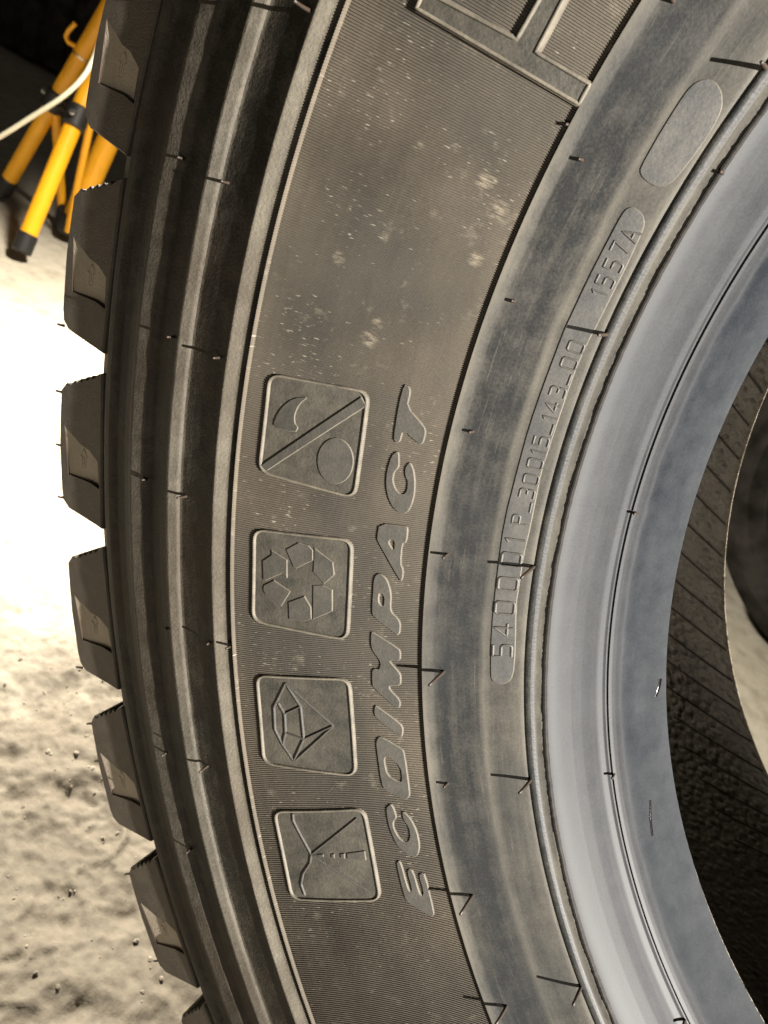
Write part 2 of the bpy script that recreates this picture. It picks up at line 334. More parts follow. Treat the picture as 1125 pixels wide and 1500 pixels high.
R = sample(428.95, 515.4, 0.9, SHOULDER)
def worn(rr, zz, th):
    return rr, zz + 0.35 * fbm(th * 60, rr * 0.12, 3) * np.clip((rr - 437) / 6, 0, 1) * np.clip((512 - rr) / 10, 0, 1)
lathe('shoulder', R, base_z(R) + relief(R, SHOULDER), M_SHOULDER, tyre, wob=worn)
# inner liner, far sidewall and tread body
near_in = [(284.6, 66.3), (285.2, 64.5), (287, 63), (295, 66), (310, 80), (330, 97), (360, 117), (400, 136), (440, 142), (480, 138), (505, 120), (516, 80), (518, 0)]
far_in = [(516, -80), (505, -120), (480, -140), (440, -147), (400, -143), (360, -131), (330, -117), (310, -104.5), (300, -98), (292, -92.5), (288, -89.6), (286.2, -88.2), (285.2, -87.2), (284.6, -86.8), (284.5, -87.6)]
P = np.array(near_in + far_in); lathe('inner_liner', P[:, 0], P[:, 1], M_LINER, tyre, angle=60)
P = np.array([(284.5, -87.6), (286, -92), (300, -116), (317, -136), (359, -155), (400, -168), (430, -173), (470, -170), (514, -150)])
lathe('far_sidewall', P[:, 0], P[:, 1], M_SIDE, tyre)
P = np.array([(515.4, float(base_z(515.4)[0]) - 3.0), (516.5, 141), (522, 138), (526, 120), (529, 60), (531, 0), (529, -60), (526, -120), (520, -140), (514, -150)])
lathe('tread_body', P[:, 0], P[:, 1], M_BLOCK, tyre, angle=30)
# thin fin of moulding flash on the bead, blackened and widened to draw its shadow
def flash():
    th = np.radians(np.concatenate([np.arange(138, 214, 0.1), np.arange(214, 498, 1.0)])); n = len(th)
    hgt = 1.35 + 0.5 * fbm(th * 45, th * 0 + 2, 4) + 0.28 * (vnoise(th * 400, th * 0 + 9) - 0.5)
    off = 0.3 * fbm(th * 160, th * 0 + 5, 3)
    rr = np.stack([318.7 + off * 0.6, 318.35 + off, 317.75 + off, 317.35 + off * 0.5], 1); z0 = base_z(317.8)[0] + 0.1
    zz = np.stack([0 * th - 0.3, hgt, hgt * 0.97, 0 * th - 0.3], 1) + z0
    V = np.stack([rr * np.cos(th)[:, None], rr * np.sin(th)[:, None], zz], -1).reshape(-1, 3) / 1000
    i = np.arange(n * 4).reshape(n, 4); j = np.roll(i, -1, 0)
    F = np.stack([i[:, :-1], j[:, :-1], j[:, 1:], i[:, 1:]], -1).reshape(-1, 4)
    tag(link_mesh('mould_flash', V, F, M_FLASH, tyre), 'thin ragged fin of moulding flash around the bead, coloured black for its shadow')
flash()
# slanting vent ridges on the inner liner
def liner_z(r): return np.interp(r, [p[0] for p in far_in[::-1]], [p[1] for p in far_in[::-1]])
def vent_ridge_mesh():
    rs = np.linspace(286.5, 335, 14); V = []; F = []
    for k, r in enumerate(rs):
        a = -math.radians(2.1) * (r - 285) / 19.0
        for w, h in ((-0.75, -0.4), (-0.5, 0.7), (0.5, 0.7), (0.75, -0.4)):
            t = a + w / r
            V.append((r * math.cos(t) / 1000, r * math.sin(t) / 1000, (liner_z(r) + h) / 1000))
        if k: F += [[4*k-4+q, 4*k-3+q, 4*k+1+q, 4*k+q] for q in range(3)]
    F.append([0, 1, 2, 3])
    return V, F
V, F = vent_ridge_mesh(); first = link_mesh('vent_ridge', V, F, M_HAIR, tyre); NR = 97
first.rotation_euler.z = math.radians(163.81)
for k in range(1, NR):
    o = first.copy(); COL.objects.link(o); o.parent = tyre; o.rotation_euler.z = math.radians(163.81 + k * 360 / NR)

# ------------------------------------------------------------ raised shapes lying on the sidewall (tyre-plane millimetres)
LETTERS = {"T":[[[-355.6,123.5],[-354.0,122.7],[-353.8,120.7],[-355.4,115.8],[-350.8,108.9],[-350.5,106.6],[-351.8,102.9],[-353.0,102.5],[-357.6,107.8],[-358.9,103.8],[-360.3,103.5],[-361.1,105.0],[-357.9,117.3]]],"C":[[[-360.6,100.5],[-362.3,99.0],[-364.3,93.8],[-365.2,88.5],[-364.9,83.8],[-363.7,80.2],[-361.7,78.0],[-360.1,77.7],[-358.3,79.2],[-356.5,83.5],[-355.6,88.8],[-355.6,93.4],[-356.3,96.1],[-357.0,96.4],[-358.5,94.3],[-358.6,91.3],[-358.0,89.7],[-358.6,86.3],[-359.8,85.0],[-360.8,85.2],[-362.0,86.8],[-362.7,89.9],[-362.0,93.0],[-360.3,94.8],[-360.0,96.3],[-359.7,100.1]]],"A":[[[-368.7,74.7],[-360.2,73.2],[-359.4,72.6],[-360.4,67.0],[-361.8,66.7],[-363.0,59.1],[-362.2,56.6],[-363.0,52.5],[-363.9,52.6],[-369.7,67.4],[-370.1,69.0]],[[-365.5,68.4],[-364.3,67.8],[-364.8,64.0],[-366.3,67.3]]],"P":[[[-370.7,55.5],[-369.4,55.1],[-368.0,53.2],[-367.3,50.1],[-367.1,46.7],[-367.7,42.2],[-367.4,40.3],[-365.6,38.1],[-364.8,36.0],[-365.2,32.2],[-366.3,31.0],[-367.0,31.8],[-373.7,38.7],[-374.2,40.1],[-373.8,43.9],[-373.0,49.9],[-372.5,53.3],[-371.7,55.0]],[[-371.0,47.8],[-370.2,47.8],[-369.5,46.1],[-369.9,43.4],[-370.4,42.8],[-371.4,44.2],[-371.4,46.1]]],"M":[[[-375.0,32.8],[-373.9,32.4],[-366.1,26.0],[-365.5,24.4],[-365.9,20.7],[-369.5,21.2],[-368.7,19.7],[-366.4,16.3],[-366.0,14.7],[-366.3,10.8],[-370.2,11.0],[-370.1,9.5],[-366.8,5.1],[-366.9,2.2],[-368.1,1.5],[-376.0,10.4],[-376.1,12.9],[-375.8,17.2],[-375.1,18.0],[-373.3,17.7],[-372.6,20.3],[-373.9,23.1],[-375.2,25.4],[-375.5,28.6]]],"I":[[[-375.7,3.1],[-374.3,2.2],[-367.3,-4.4],[-366.3,-6.6],[-366.8,-10.1],[-367.9,-10.1],[-375.6,-2.2],[-376.2,0.0]]],"O":[[[-374.9,-9.9],[-373.1,-10.5],[-367.0,-15.0],[-366.3,-16.7],[-365.0,-32.7],[-365.1,-34.9],[-366.2,-36.2],[-367.7,-35.8],[-374.0,-32.2],[-375.0,-29.1],[-376.2,-13.1],[-375.7,-10.9]],[[-373.1,-18.4],[-371.9,-18.3],[-368.0,-22.4],[-367.5,-28.2],[-368.6,-28.8],[-372.6,-26.0],[-373.5,-20.2]]],"C2":[[[-371.9,-38.0],[-371.0,-39.3],[-369.8,-43.8],[-371.2,-45.6],[-371.1,-48.3],[-369.3,-52.3],[-367.4,-54.1],[-365.9,-53.6],[-365.3,-51.4],[-365.8,-47.8],[-367.6,-44.7],[-368.0,-41.5],[-367.1,-41.5],[-364.9,-44.2],[-362.8,-49.6],[-361.9,-55.8],[-362.6,-59.4],[-363.7,-60.5],[-366.3,-59.4],[-370.1,-55.9],[-372.6,-48.8],[-373.6,-42.5],[-373.5,-39.4]]],"E":[[[-370.6,-63.1],[-369.6,-62.0],[-368.7,-63.1],[-366.5,-73.3],[-365.4,-75.4],[-365.0,-73.8],[-366.7,-66.6],[-365.9,-65.4],[-364.5,-66.1],[-362.3,-75.5],[-361.2,-76.8],[-360.8,-75.0],[-362.5,-68.3],[-361.7,-67.1],[-360.2,-67.6],[-357.0,-83.5],[-357.2,-85.1],[-358.5,-85.3],[-366.6,-79.6],[-367.9,-77.0]]]}
BOXES = [[[-400.0,129.1],[-367.1,121.4],[-376.0,84.3],[-408.8,94.7]],[[-413.6,72.7],[-378.5,68.5],[-383.6,29.7],[-418.5,36.6]],[[-419.4,13.9],[-384.2,13.7],[-384.1,-26.4],[-419.9,-23.4]],[[-417.3,-44.3],[-381.8,-40.5],[-376.6,-79.2],[-412.1,-82.6]]]
SYM1 = [[[-369.5,119.9],[-368.0,116.8],[-405.5,94.9],[-407.8,96.8]],[[-401.4,110.5],[-400.2,113.9],[-396.9,117.9],[-392.7,120.5],[-387.1,120.7],[-390.7,118.4],[-392.9,114.8],[-393.3,111.8],[-392.2,110.1],[-393.6,108.3]],[[-374.7,97.6],[-375.3,95.1],[-376.4,92.7],[-378.0,90.9],[-379.8,89.8],[-381.8,89.4],[-383.7,89.9],[-385.3,91.1],[-386.5,93.0],[-387.1,95.4],[-387.1,98.0],[-386.5,100.6],[-385.3,102.9],[-383.7,104.7],[-381.8,105.8],[-379.8,106.1],[-378.0,105.7],[-376.4,104.4],[-375.3,102.5],[-374.7,100.2]]]
SYM2 = [[[-402.3,65.2],[-397.4,67.8],[-393.8,66.7],[-392.5,64.8],[-392.9,60.9],[-399.3,57.8],[-400.2,58.2]],[[-391.8,65.8],[-385.8,60.2],[-385.8,55.3],[-389.8,51.7],[-393.2,56.5]],[[-393.8,51.1],[-390.2,51.3],[-387.0,49.6],[-387.8,41.1],[-395.3,37.7]],[[-403.6,44.6],[-397.4,47.0],[-395.4,42.7],[-395.7,37.9],[-398.4,37.0],[-404.1,37.6]],[[-412.3,51.1],[-408.2,53.1],[-402.4,48.8],[-406.5,42.8],[-412.2,47.3],[-412.9,49.3]],[[-411.7,60.7],[-408.0,63.0],[-407.8,64.9],[-402.3,61.2],[-403.1,54.0],[-404.7,55.8],[-411.8,52.8],[-412.4,53.2]]]
SYM3 = [[[-408.0,11.3],[-391.1,-5.7],[-407.3,-21.6],[-411.5,-14.6],[-414.0,-8.5],[-413.6,0.9],[-408.0,11.3]],[[-408.0,11.3],[-403.0,2.0]],[[-409.5,-1.5],[-403.0,2.0],[-402.8,-11.8],[-409.8,-9.5],[-409.5,-1.5]],[[-411.7,2.9],[-409.5,-1.5]],[[-409.8,-9.5],[-411.2,-14.2]],[[-402.8,-11.8],[-407.3,-21.1]],[[-402.8,-11.8],[-391.3,-5.7]],[[-413.0,2.1],[-401.6,4.0]]]
SYM4 = [[[-384.5,-44.5],[-403.0,-61.7],[-379.8,-76.4]],[[-403.0,-61.7],[-407.6,-52.0],[-409.5,-47.5],[-409.5,-44.5]],[[-403.0,-61.7],[-403.6,-65.3],[-406.8,-70.6],[-407.9,-75.5],[-406.6,-80.2]]]
DASH = [[[-388.7,-59.8],[-382.0,-58.3],[-381.6,-62.3],[-388.6,-62.2]],[[-391.3,-60.2],[-389.8,-59.9],[-389.7,-62.1],[-391.2,-62.1]],[[-394.9,-60.7],[-393.8,-60.4],[-393.7,-62.3],[-394.8,-62.2]],[[-400.4,-61.4],[-398.1,-61.0],[-398.1,-62.1],[-400.2,-62.0]]]
BRAND = [[-338.6,229.3],[-297.8,200.5],[-293.4,206.4],[-306.4,215.2],[-294.7,231.5],[-302.3,232.5],[-312.0,219.7],[-332.0,232.8],[-335.1,235.7]]
SERIAL = [[-335.9,14.2],[-334.9,32.3],[-332.1,53.5],[-328.6,73.9],[-322.8,94.1],[-318.7,107.4],[-313.4,121.3],[-306.8,137.2],[-305.4,140.1],[-298.7,153.2],[-292.6,164.0],[-288.1,171.6],[-286.7,172.9],[-285.2,173.2],[-283.6,172.1],[-282.4,170.5],[-282.1,168.3],[-282.6,166.4],[-286.8,157.9],[-291.2,149.7],[-296.8,138.9],[-298.9,135.4],[-303.4,126.1],[-308.4,112.8],[-314.1,96.4],[-316.2,90.0],[-320.5,70.8],[-323.2,60.0],[-325.0,49.1],[-326.2,42.8],[-327.6,17.7],[-329.0,12.1],[-332.3,10.6],[-335.0,11.7]]
BLANK = [[-282.7,183.7],[-276.6,193.2],[-270.8,201.2],[-268.5,203.5],[-266.4,204.4],[-264.2,204.4],[-262.4,203.1],[-261.2,200.7],[-261.1,197.3],[-262.3,194.4],[-264.8,190.3],[-269.8,183.9],[-273.9,179.3],[-276.3,178.0],[-278.6,177.9],[-281.6,180.0],[-282.8,181.9]]
CHARS = [["5",332.3,175.81,1],["4",332.3,174.39,1],["0",332.4,172.91,1],["0",332.3,171.31,1],["0",332.3,169.68,1],["1",332.0,168.42,1],["P",331.9,167.09,0],["-",329.8,166.22,0],["3",331.4,165.4,0],["0",331.2,164.48,0],["0",331.2,163.49,0],["1",331.1,162.76,0],["5",331.3,162.1,0],["-",329.6,161.27,0],["1",330.8,160.63,0],["4",331.1,159.97,0],["3",331.1,159.09,0],["-",329.6,158.23,0],["0",330.9,157.36,0],["0",330.8,156.4,0],["1",330.8,153.24,0],["5",330.7,152.6,0],["5",330.6,151.71,0],["7",331.0,150.81,0],["A",330.3,149.99,0]]
HAIRS = [[-250.5,205.3,10],[-294.2,136.0,9],[-320.1,56.4,11],[-323.1,-28.2,10],[-304.2,-112.8,11],[-343.2,-76.1,11],[-330.2,-121.6,10],[-351.3,16.4,11],[-347.4,62.2,4.5],[-298.0,187.0,2.5],[-336.0,106.3,2.5],[-351.7,-29.4,3],[-320.1,148.1,2],[-300.8,196.6,2.5],[-291.3,71.8,3.5],[-298.7,-34.2,4],[-269.9,-135.6,4],[-261.5,180.3,2.5],[-410.9,192.9,4],[-432.8,204.2,3],[-444.8,143.7,4],[-420.1,135.5,4],[-470.3,88.6,2.5],[-446.1,83.6,5],[-478.3,-34.0,3],[-450.9,-32.1,5],[-429.5,25.1,5],[-466.5,26.3,1.5],[-470.7,-79.4,4],[-440.0,25.3,2],[-371.4,235.6,9],[-272.6,223.3,4]]
SEAM = [[-307.3,79.1],[-301.9,77.1],[-296.0,74.4],[-291.3,72.1]]
DRIPS = [[[-286.2,-1.1],[-286.5,-3.8],[-286.9,-6.0],[-287.5,-8.0]],[[-287.6,-50.4],[-287.1,-58.0],[-286.5,-62.2],[-286.1,-64.8]]]
BLOCK = [[518.5,-1.79],[540.5,-0.6],[543.4,-0.22],[543.9,0.86],[544.5,2.37],[544.2,4.68],[543.4,5.22],[540.1,5.56],[518.8,5.96]]
FACET = [[540.8,1.46],[530.3,2.06],[525.0,2.17],[519.7,2.6],[519.1,3.92],[524.7,3.78],[538.9,3.79]]

def area2(l): return sum(l[i-1][0] * l[i][1] - l[i][0] * l[i-1][1] for i in range(len(l)))
def smooth_loop(l, n=1):
    for _ in range(n):                       # corner cutting
        q = []
        for i in range(len(l)):
            a, b = l[i], l[(i + 1) % len(l)]
            q += [(a[0]*.78 + b[0]*.22, a[1]*.78 + b[1]*.22), (a[0]*.22 + b[0]*.78, a[1]*.22 + b[1]*.78)]
        l = q
    return l
def densify(l, step, closed=True):
    out = []
    m = len(l) if closed else len(l) - 1
    for i in range(m):
        a, b = np.array(l[i]), np.array(l[(i + 1) % len(l)]); k = max(1, int(np.ceil(np.linalg.norm(b - a) / step)))
        out += [tuple(a + (b - a) * t / k) for t in range(k)]
    if not closed: out.append(tuple(l[-1]))
    return out
def inset(l, d):
    P = np.array(l); T = np.roll(P, -1, 0) - np.roll(P, 1, 0); T /= np.linalg.norm(T, axis=1)[:, None] + 1e-9
    return P + d * np.stack([-T[:, 1], T[:, 0]], 1)
def inside(pts, loops):
    c = np.zeros(len(pts), bool); x, y = pts[:, 0], pts[:, 1]
    for l in loops:
        P = np.array(l); Q = np.roll(P, -1, 0)
        for a, b in zip(P, Q):
            if a[1] == b[1]: continue
            cond = (a[1] > y) != (b[1] > y)
            c ^= cond & (x < (b[0] - a[0]) * (y - a[1]) / (b[1] - a[1]) + a[0])
    return c
def plate(name, loops, h, mat, parent, bevel=0.18, step=0.9, grid=3.0, cut=1, base=None, sink=0.5, edge=None):
    zf = base or (lambda x, y: skin_z(np.hypot(x, y)))
    ls = []
    for k, l in enumerate(loops):
        l = [tuple(p) for p in l]
        if (area2(l) > 0) != (k == 0): l = l[::-1]
        ls.append(densify(smooth_loop(l, cut) if cut else l, step))
    ins = [inset(l, bevel) for l in ls]
    A = np.concatenate(ins); lo, hi = A.min(0), A.max(0)
    gx, gy = np.meshgrid(np.arange(lo[0] + grid/2, hi[0], grid), np.arange(lo[1] + grid/2, hi[1], grid))
    G = np.stack([gx.ravel(), gy.ravel()], 1)
    if len(G):
        ok = inside(G, ins); G = G[ok]
        if len(G):
            dmin = np.min(np.linalg.norm(G[:, None] - A[None], axis=2), axis=1); G = G[dmin > grid * 0.4]
    pts = np.concatenate([A, G]) if len(G) else A
    edges = []; s = 0
    for l in ins:
        n = len(l); edges += [(s + i, s + (i + 1) % n) for i in range(n)]; s += n
    vv, ee, ff, _, _, _ = delaunay_2d_cdt([Vector(map(float, p)) for p in pts], edges, [], 0, 1e-5)
    vv = np.array([tuple(v) for v in vv]); ff = [f for f in ff]
    cen = np.array([vv[list(f)].mean(0) for f in ff]); keep = inside(cen, ins)
    zt = zf(vv[:, 0], vv[:, 1]) + h
    V = [(x, y, z) for (x, y), z in zip(vv, zt)]; F = [list(f) for f, k in zip(ff, keep) if k]
    for l, li in zip(ls, ins):
        L = np.array(l); n = len(L); s = len(V); zb = zf(L[:, 0], L[:, 1]); zi = zf(li[:, 0], li[:, 1])
        V += [(x, y, z + h) for (x, y), z in zip(li, zi)] + [(x, y, z + h - bevel) for (x, y), z in zip(L, zb)] + [(x, y, z - sink) for (x, y), z in zip(L, zb)]
        for i in range(n):
            j = (i + 1) % n
            F += [[s+i, s+n+i, s+n+j, s+j], [s+n+i, s+2*n+i, s+2*n+j, s+n+j]]
    o = link_mesh(name, np.array(V) / 1000, F, mat, parent)
    o.data.materials.append(edge or M_EDGE); nt_ = int(keep.sum())
    o.data.polygons.foreach_set('material_index', [0] * nt_ + [1] * (len(F) - nt_))
    return o
def ridge(name, path, w, h, mat, parent, closed=False, base=None, step=1.0, profile=None, sink=0.4):
    """a raised line of width w and height h along a path on the sidewall"""
    zf = base or (lambda x, y: skin_z(np.hypot(x, y)))
    paths = path if isinstance(path[0][0], (list, tuple)) else [path]
    V = []; F = []
    prof = profile or [(-0.5, None), (-0.36, 0.7), (-0.14, 1.0), (0.14, 1.0), (0.36, 0.7), (0.5, None)]
    m = len(prof)
    for pi, p in enumerate(paths):
        cl = closed
        L = np.array(densify([tuple(q) for q in p], step, cl)); n = len(L)
        if cl: T = np.roll(L, -1, 0) - np.roll(L, 1, 0)
        else: T = np.gradient(L, axis=0)
        T /= np.linalg.norm(T, axis=1)[:, None] + 1e-9; Nn = np.stack([-T[:, 1], T[:, 0]], 1); s = len(V)
        for i in range(n):
            for a, b in prof:
                q = L[i] + Nn[i] * a * w; z = zf(q[0:1], q[1:2])[0] + (-sink if b is None else b * h + 0.004 * pi)
                V.append((q[0], q[1], z))
        for i in range(n if cl else n - 1):
            j = (i + 1) % n
            F += [[s+i*m+k, s+j*m+k, s+j*m+k+1, s+i*m+k+1] for k in range(m - 1)]
        if not cl: F += [[s + k for k in range(m)], [s + (n-1)*m + k for k in range(m)][::-1]]
    return link_mesh(name, np.array(V) / 1000, F, mat, parent, True, 50)
def rounded(quad, rad, k=6):
    out = []; n = len(quad)
    for i in range(n):
        p, a, b = np.array(quad[i]), np.array(quad[i-1]), np.array(quad[(i+1) % n])
        ua = (a - p) / np.linalg.norm(a - p); ub = (b - p) / np.linalg.norm(b - p)
        s, e = p + ua * rad, p + ub * rad
        for t in np.linspace(0, 1, k): out.append(tuple((1-t)**2 * s + 2*t*(1-t) * p + t*t * e))
    return out

# word on the ribbed band
for key in ('E', 'C2', 'O', 'I', 'M', 'P', 'A', 'C', 'T'):
    plate('letter', LETTERS[key], 0.68, M_LETTER, tyre, bevel=0.22, step=0.7)
# parts of two big outlined letters, cut by the frame
tag(plate('brand_letter', [BRAND], 0.12, M_PAD, tyre, bevel=0.3, cut=0, base=lambda x, y: base_z(np.hypot(x, y)), sink=2.2), 'smooth raised outline of a big letter beside the ribbed band')
ridge('brand_letter_edge', [tuple(p) for p in inset([tuple(q) for q in (BRAND if area2(BRAND) > 0 else BRAND[::-1])], 0.9)], 1.3, 0.75, M_RIM, tyre, closed=True, base=lambda x, y: base_z(np.hypot(x, y)))
# four icon panels
def panel(i, what, symbols):
    q = rounded(BOXES[i], 4.2)
    pad = plate('icon_panel', [q], 0.22, M_PAD, tyre, bevel=0.1, cut=0, grid=4)
    pad['label'] = what
    ridge('rim', q, 1.25, 1.05, M_RIM, pad, closed=True)
    symbols(pad)
lift = lambda d: (lambda x, y: skin_z(np.hypot(x, y)) + d)
def sym1(pad):
    plate('slash_bar', [SYM1[0]], 1.0, M_LETTER, pad, cut=0, bevel=0.2)
    plate('crescent', [SYM1[1]], 0.75, M_LETTER, pad)
    plate('disc', [SYM1[2]], 0.75, M_LETTER, pad)
def sym2(pad):
    for k, l in enumerate(SYM2): plate('arrow_segment', [l], 0.72 + 0.01 * k, M_LETTER, pad, cut=0, bevel=0.2)
def sym3(pad): ridge('diamond_outline', SYM3[:7], 0.95, 0.7, M_LETTER, pad, base=lift(0.2), step=0.8)
def sym4(pad):
    ridge('road_outline', SYM4, 0.95, 0.65, M_LETTER, pad, base=lift(0.2), step=0.8)
    for l in DASH: plate('road_dash', [l], 0.75, M_LETTER, pad, cut=0, bevel=0.15)
panel(0, 'icon panel with a diagonal bar, crescent and disc', sym1)
panel(1, 'icon panel with recycling arrows', sym2)
panel(2, 'icon panel with a cut diamond', sym3)
panel(3, 'icon panel with a road running to the horizon', sym4)

# serial plate with characters, blank plate
serial = plate('serial_plate', [SERIAL], 0.45, M_PLATE, tyre, bevel=0.2, cut=1, grid=4)
plate('blank_plate', [BLANK], 0.4, M_PLATE, tyre, bevel=0.2, cut=1, grid=4)
GLYPH = {'0': [[(-.36,-.4),(-.26,-.5),(.26,-.5),(.36,-.4),(.36,.4),(.26,.5),(-.26,.5),(-.36,.4),(-.36,-.4)]],
         '1': [[(-.14,.34),(0.04,.5),(0.04,-.5)]],
         '3': [[(-.34,.5),(.26,.5),(.36,.4),(.36,.1),(.26,0),(-.05,0)],[(.26,0),(.36,-.1),(.36,-.4),(.26,-.5),(-.34,-.5)]],
         '4': [[(.14,-.5),(.14,.5),(-.38,-.2),(.38,-.2)]],
         '5': [[(.34,.5),(-.34,.5),(-.34,.06),(.24,.06),(.35,-.04),(.35,-.4),(.25,-.5),(-.34,-.5)]],
         '7': [[(-.36,.5),(.36,.5),(-.05,-.5)]],
         'A': [[(-.38,-.5),(0,.5),(.38,-.5)],[(-.24,-.15),(.24,-.15)]],
         'P': [[(-.34,-.5),(-.34,.5),(.24,.5),(.36,.4),(.36,.1),(.24,0),(-.34,0)]],
         '-': [[(-.42,-.12),(.42,-.12)]]}
for ch, r0, th0, big in CHARS:
    hgt = 6.2 if big else 4.5; wid = (6.6 if big else 4.5)
    if th0 < 153: hgt, wid = 4.9, 4.0
    t = math.radians(th0)
    er = np.array([math.cos(t), math.sin(t)]); et = np.array([math.sin(t), -math.cos(t)])
    paths = [[tuple(er * (r0 + b * hgt) + et * (a * wid)) for a, b in st] for st in GLYPH[ch]]
    o = ridge('character', paths, 1.0 if big else 0.78, 0.5 if big else 0.46, M_CHAR, serial, base=lift(0.40), step=0.8)

# mould seam and two runs of oil on the bead
on_bead = lambda x, y: base_z(np.hypot(x, y)) + relief(np.hypot(x, y), RELIEF)
ridge('mould_seam', SEAM, 0.5, 0.12, M_BEAD, tyre, base=on_bead)
for l, w in zip(DRIPS, (0.9, 0.55)):
    d = ridge('oil_drip', l, w, 0.5, M_OIL, tyre, base=on_bead, step=0.6); d['label'] = 'glossy dark run of oil on the bead'
# vent hairs left by the mould
def hair_mesh(pts, r0, r1, k=5, foot=None):
    V = []; F = []; n = len(pts)
    for i, p in enumerate(pts):
        a = pts[min(i + 1, n - 1)] - pts[max(i - 1, 0)]; a /= np.linalg.norm(a)
        u = np.cross(a, (0.3, 0.9, 0.2)); u /= np.linalg.norm(u); v = np.cross(a, u); rad = r0 + (r1 - r0) * i / (n - 1)
        if foot and i == 0: rad = foot
        V += [p + rad * (u * math.cos(2*math.pi*j/k) + v * math.sin(2*math.pi*j/k)) for j in range(k)]
    for i in range(n - 1): F += [[i*k+j, i*k+(j+1) % k, (i+1)*k+(j+1) % k, (i+1)*k+j] for j in range(k)]
    F.append([(n-1)*k + j for j in range(k)])
    return np.array(V), F
rng = random.Random(3)
def add_hair(x, y, z, d, h):
    side = np.cross(d, (rng.uniform(-1, 1), rng.uniform(-1, 1), rng.uniform(-1, 1))) * 0.10
    pts = [np.array((x, y, z)) + d * t + side * t * t / max(h, 1) for t in np.linspace(-0.3, h, 6)]
    V, F = hair_mesh(pts, 0.78 if h > 6 else 0.65, 0.55 if h > 6 else 0.5, foot=0.75)
    link_mesh('vent_hair', V / 1000, F, M_HAIR, tyre, True)
for x, y, h in HAIRS:
    r = math.hypot(x, y)
    z = skin_z(r)[0] if r < 429 else base_z(r)[0] + relief(r, SHOULDER)
    add_hair(x, y, z, np.array((0, 0, 1.0)), h)

# ------------------------------------------------------------ tread blocks
def block_z(r): return 145.2 + (r - 515) * (139.4 - 145.2) / 33.0
def fix(l): return [(515 + (r - 518.5) * 33 / 26.0, math.radians(t)) for r, t in l]
def make_block():
    o = fix(BLOCK); f = fix(FACET)
    # saw-tooth sipes on the leading edge
    top = [o[0]]; a, b = np.array(o[0]), np.array(o[1])
    for k in range(5):
        s, e = a + (b - a) * (0.12 + k * 0.16), a + (b - a) * (0.12 + (k + 0.72) * 0.16)
        top += [tuple(s), tuple(e + np.array((0, math.radians(0.13))))]
    o = top + o[1:]
    xy = lambda l: [(r * math.cos(t), r * math.sin(t)) for r, t in l]
    O = xy(o); Fc = xy(f)
    if area2(O) < 0: O = O[::-1]
    if area2(Fc) > 0: Fc = Fc[::-1]
    O = densify(O, 4.0); ins = inset(O, 0.7)
    pts = [Vector(map(float, p)) for p in list(ins) + Fc]; n = len(O); q = len(Fc)
    ed = [(i, (i+1) % n) for i in range(n)] + [(n + i, n + (i+1) % q) for i in range(q)]
    vv, ee, ff, _, _, _ = delaunay_2d_cdt(pts, ed, [], 0, 1e-6)
    vv = np.array([tuple(v) for v in vv]); cen = np.array([vv[list(t)].mean(0) for t in ff]); keep = inside(cen, [ins, Fc])
    z = lambda p: block_z(np.hypot(p[0], p[1]))
    V = [(p[0], p[1], z(p)) for p in vv]; F = [list(t) for t, k in zip(ff, keep) if k]
    s = len(V); V += [(p[0], p[1], z(p)) for p in ins] + [(p[0], p[1], z(p) - 0.8) for p in O] + [(p[0] * 0.998, p[1] * 0.998, -135) for p in O]
    for i in range(n):
        j = (i + 1) % n; F += [[s+i, s+n+i, s+n+j, s+j], [s+n+i, s+2*n+i, s+2*n+j, s+n+j]]
    # pocket: flush at the outer side, sunk towards the sidewall
    rad = np.array([math.hypot(*p) for p in Fc]); dep = np.clip((rad.max() - rad) / (rad.max() - rad.min()), 0, 1) ** 0.5 * 2.6; push = np.where(dep > 1.9, 1.0065, 1.0)
    s = len(V); V += [(p[0], p[1], z(p)) for p in Fc] + [(p[0] * u, p[1] * u, z(p) - d - 0.01) for p, d, u in zip(Fc, dep, push)]
    nwall = len(F)
    for i in range(q):
        j = (i + 1) % q; F.append([s+i, s+j, s+q+j, s+q+i])
    body = (np.array(V) / 1000, F, nwall)
    PV = [(p[0] * u, p[1] * u, z(p) - d) for p, d, u in zip(Fc, dep, push)]
    vv, ee, ff, _, _, _ = delaunay_2d_cdt([Vector((p[0], p[1])) for p in PV], [(i, (i+1) % q) for i in range(q)], [], 1, 1e-6)
    PF = [list(t) for t in ff]
    return body, (np.array(PV) / 1000, PF)
(body_v, body_f, nwall), (pock_v, pock_f) = make_block()
def arrow_paths():
    R_ = 530.0; c = math.radians(2.85)
    P = lambda a, b: ((R_ + a), c + b / R_)
    outline = [(-1.2, 3.6), (-1.2, -1.6), (-3.0, -1.6), (0.0, -5.0), (3.0, -1.6), (1.2, -1.6), (1.2, 3.6), (-1.2, 3.6)]
    return [[(P(a, b)[0] * math.cos(P(a, b)[1]), P(a, b)[0] * math.sin(P(a, b)[1])) for a, b in outline], [(P(0, t)[0] * math.cos(P(0, t)[1]), P(0, t)[0] * math.sin(P(0, t)[1])) for t in (-1, 2.6)]]
def pocket_z(x, y):
    r = np.hypot(x, y); return block_z(r) - np.clip((543 - r) / 26.0, 0, 1) ** 0.5 * 2.6 + 0.1
PITCH = [158.4 + 8.65 * k for k in range(-2, 7)]; rest = 360 - (PITCH[-1] + 8.65 - PITCH[0]); nrest = round(rest / 8.57)
PITCH += [PITCH[-1] + 8.65 + rest / nrest * k for k in range(nrest)]
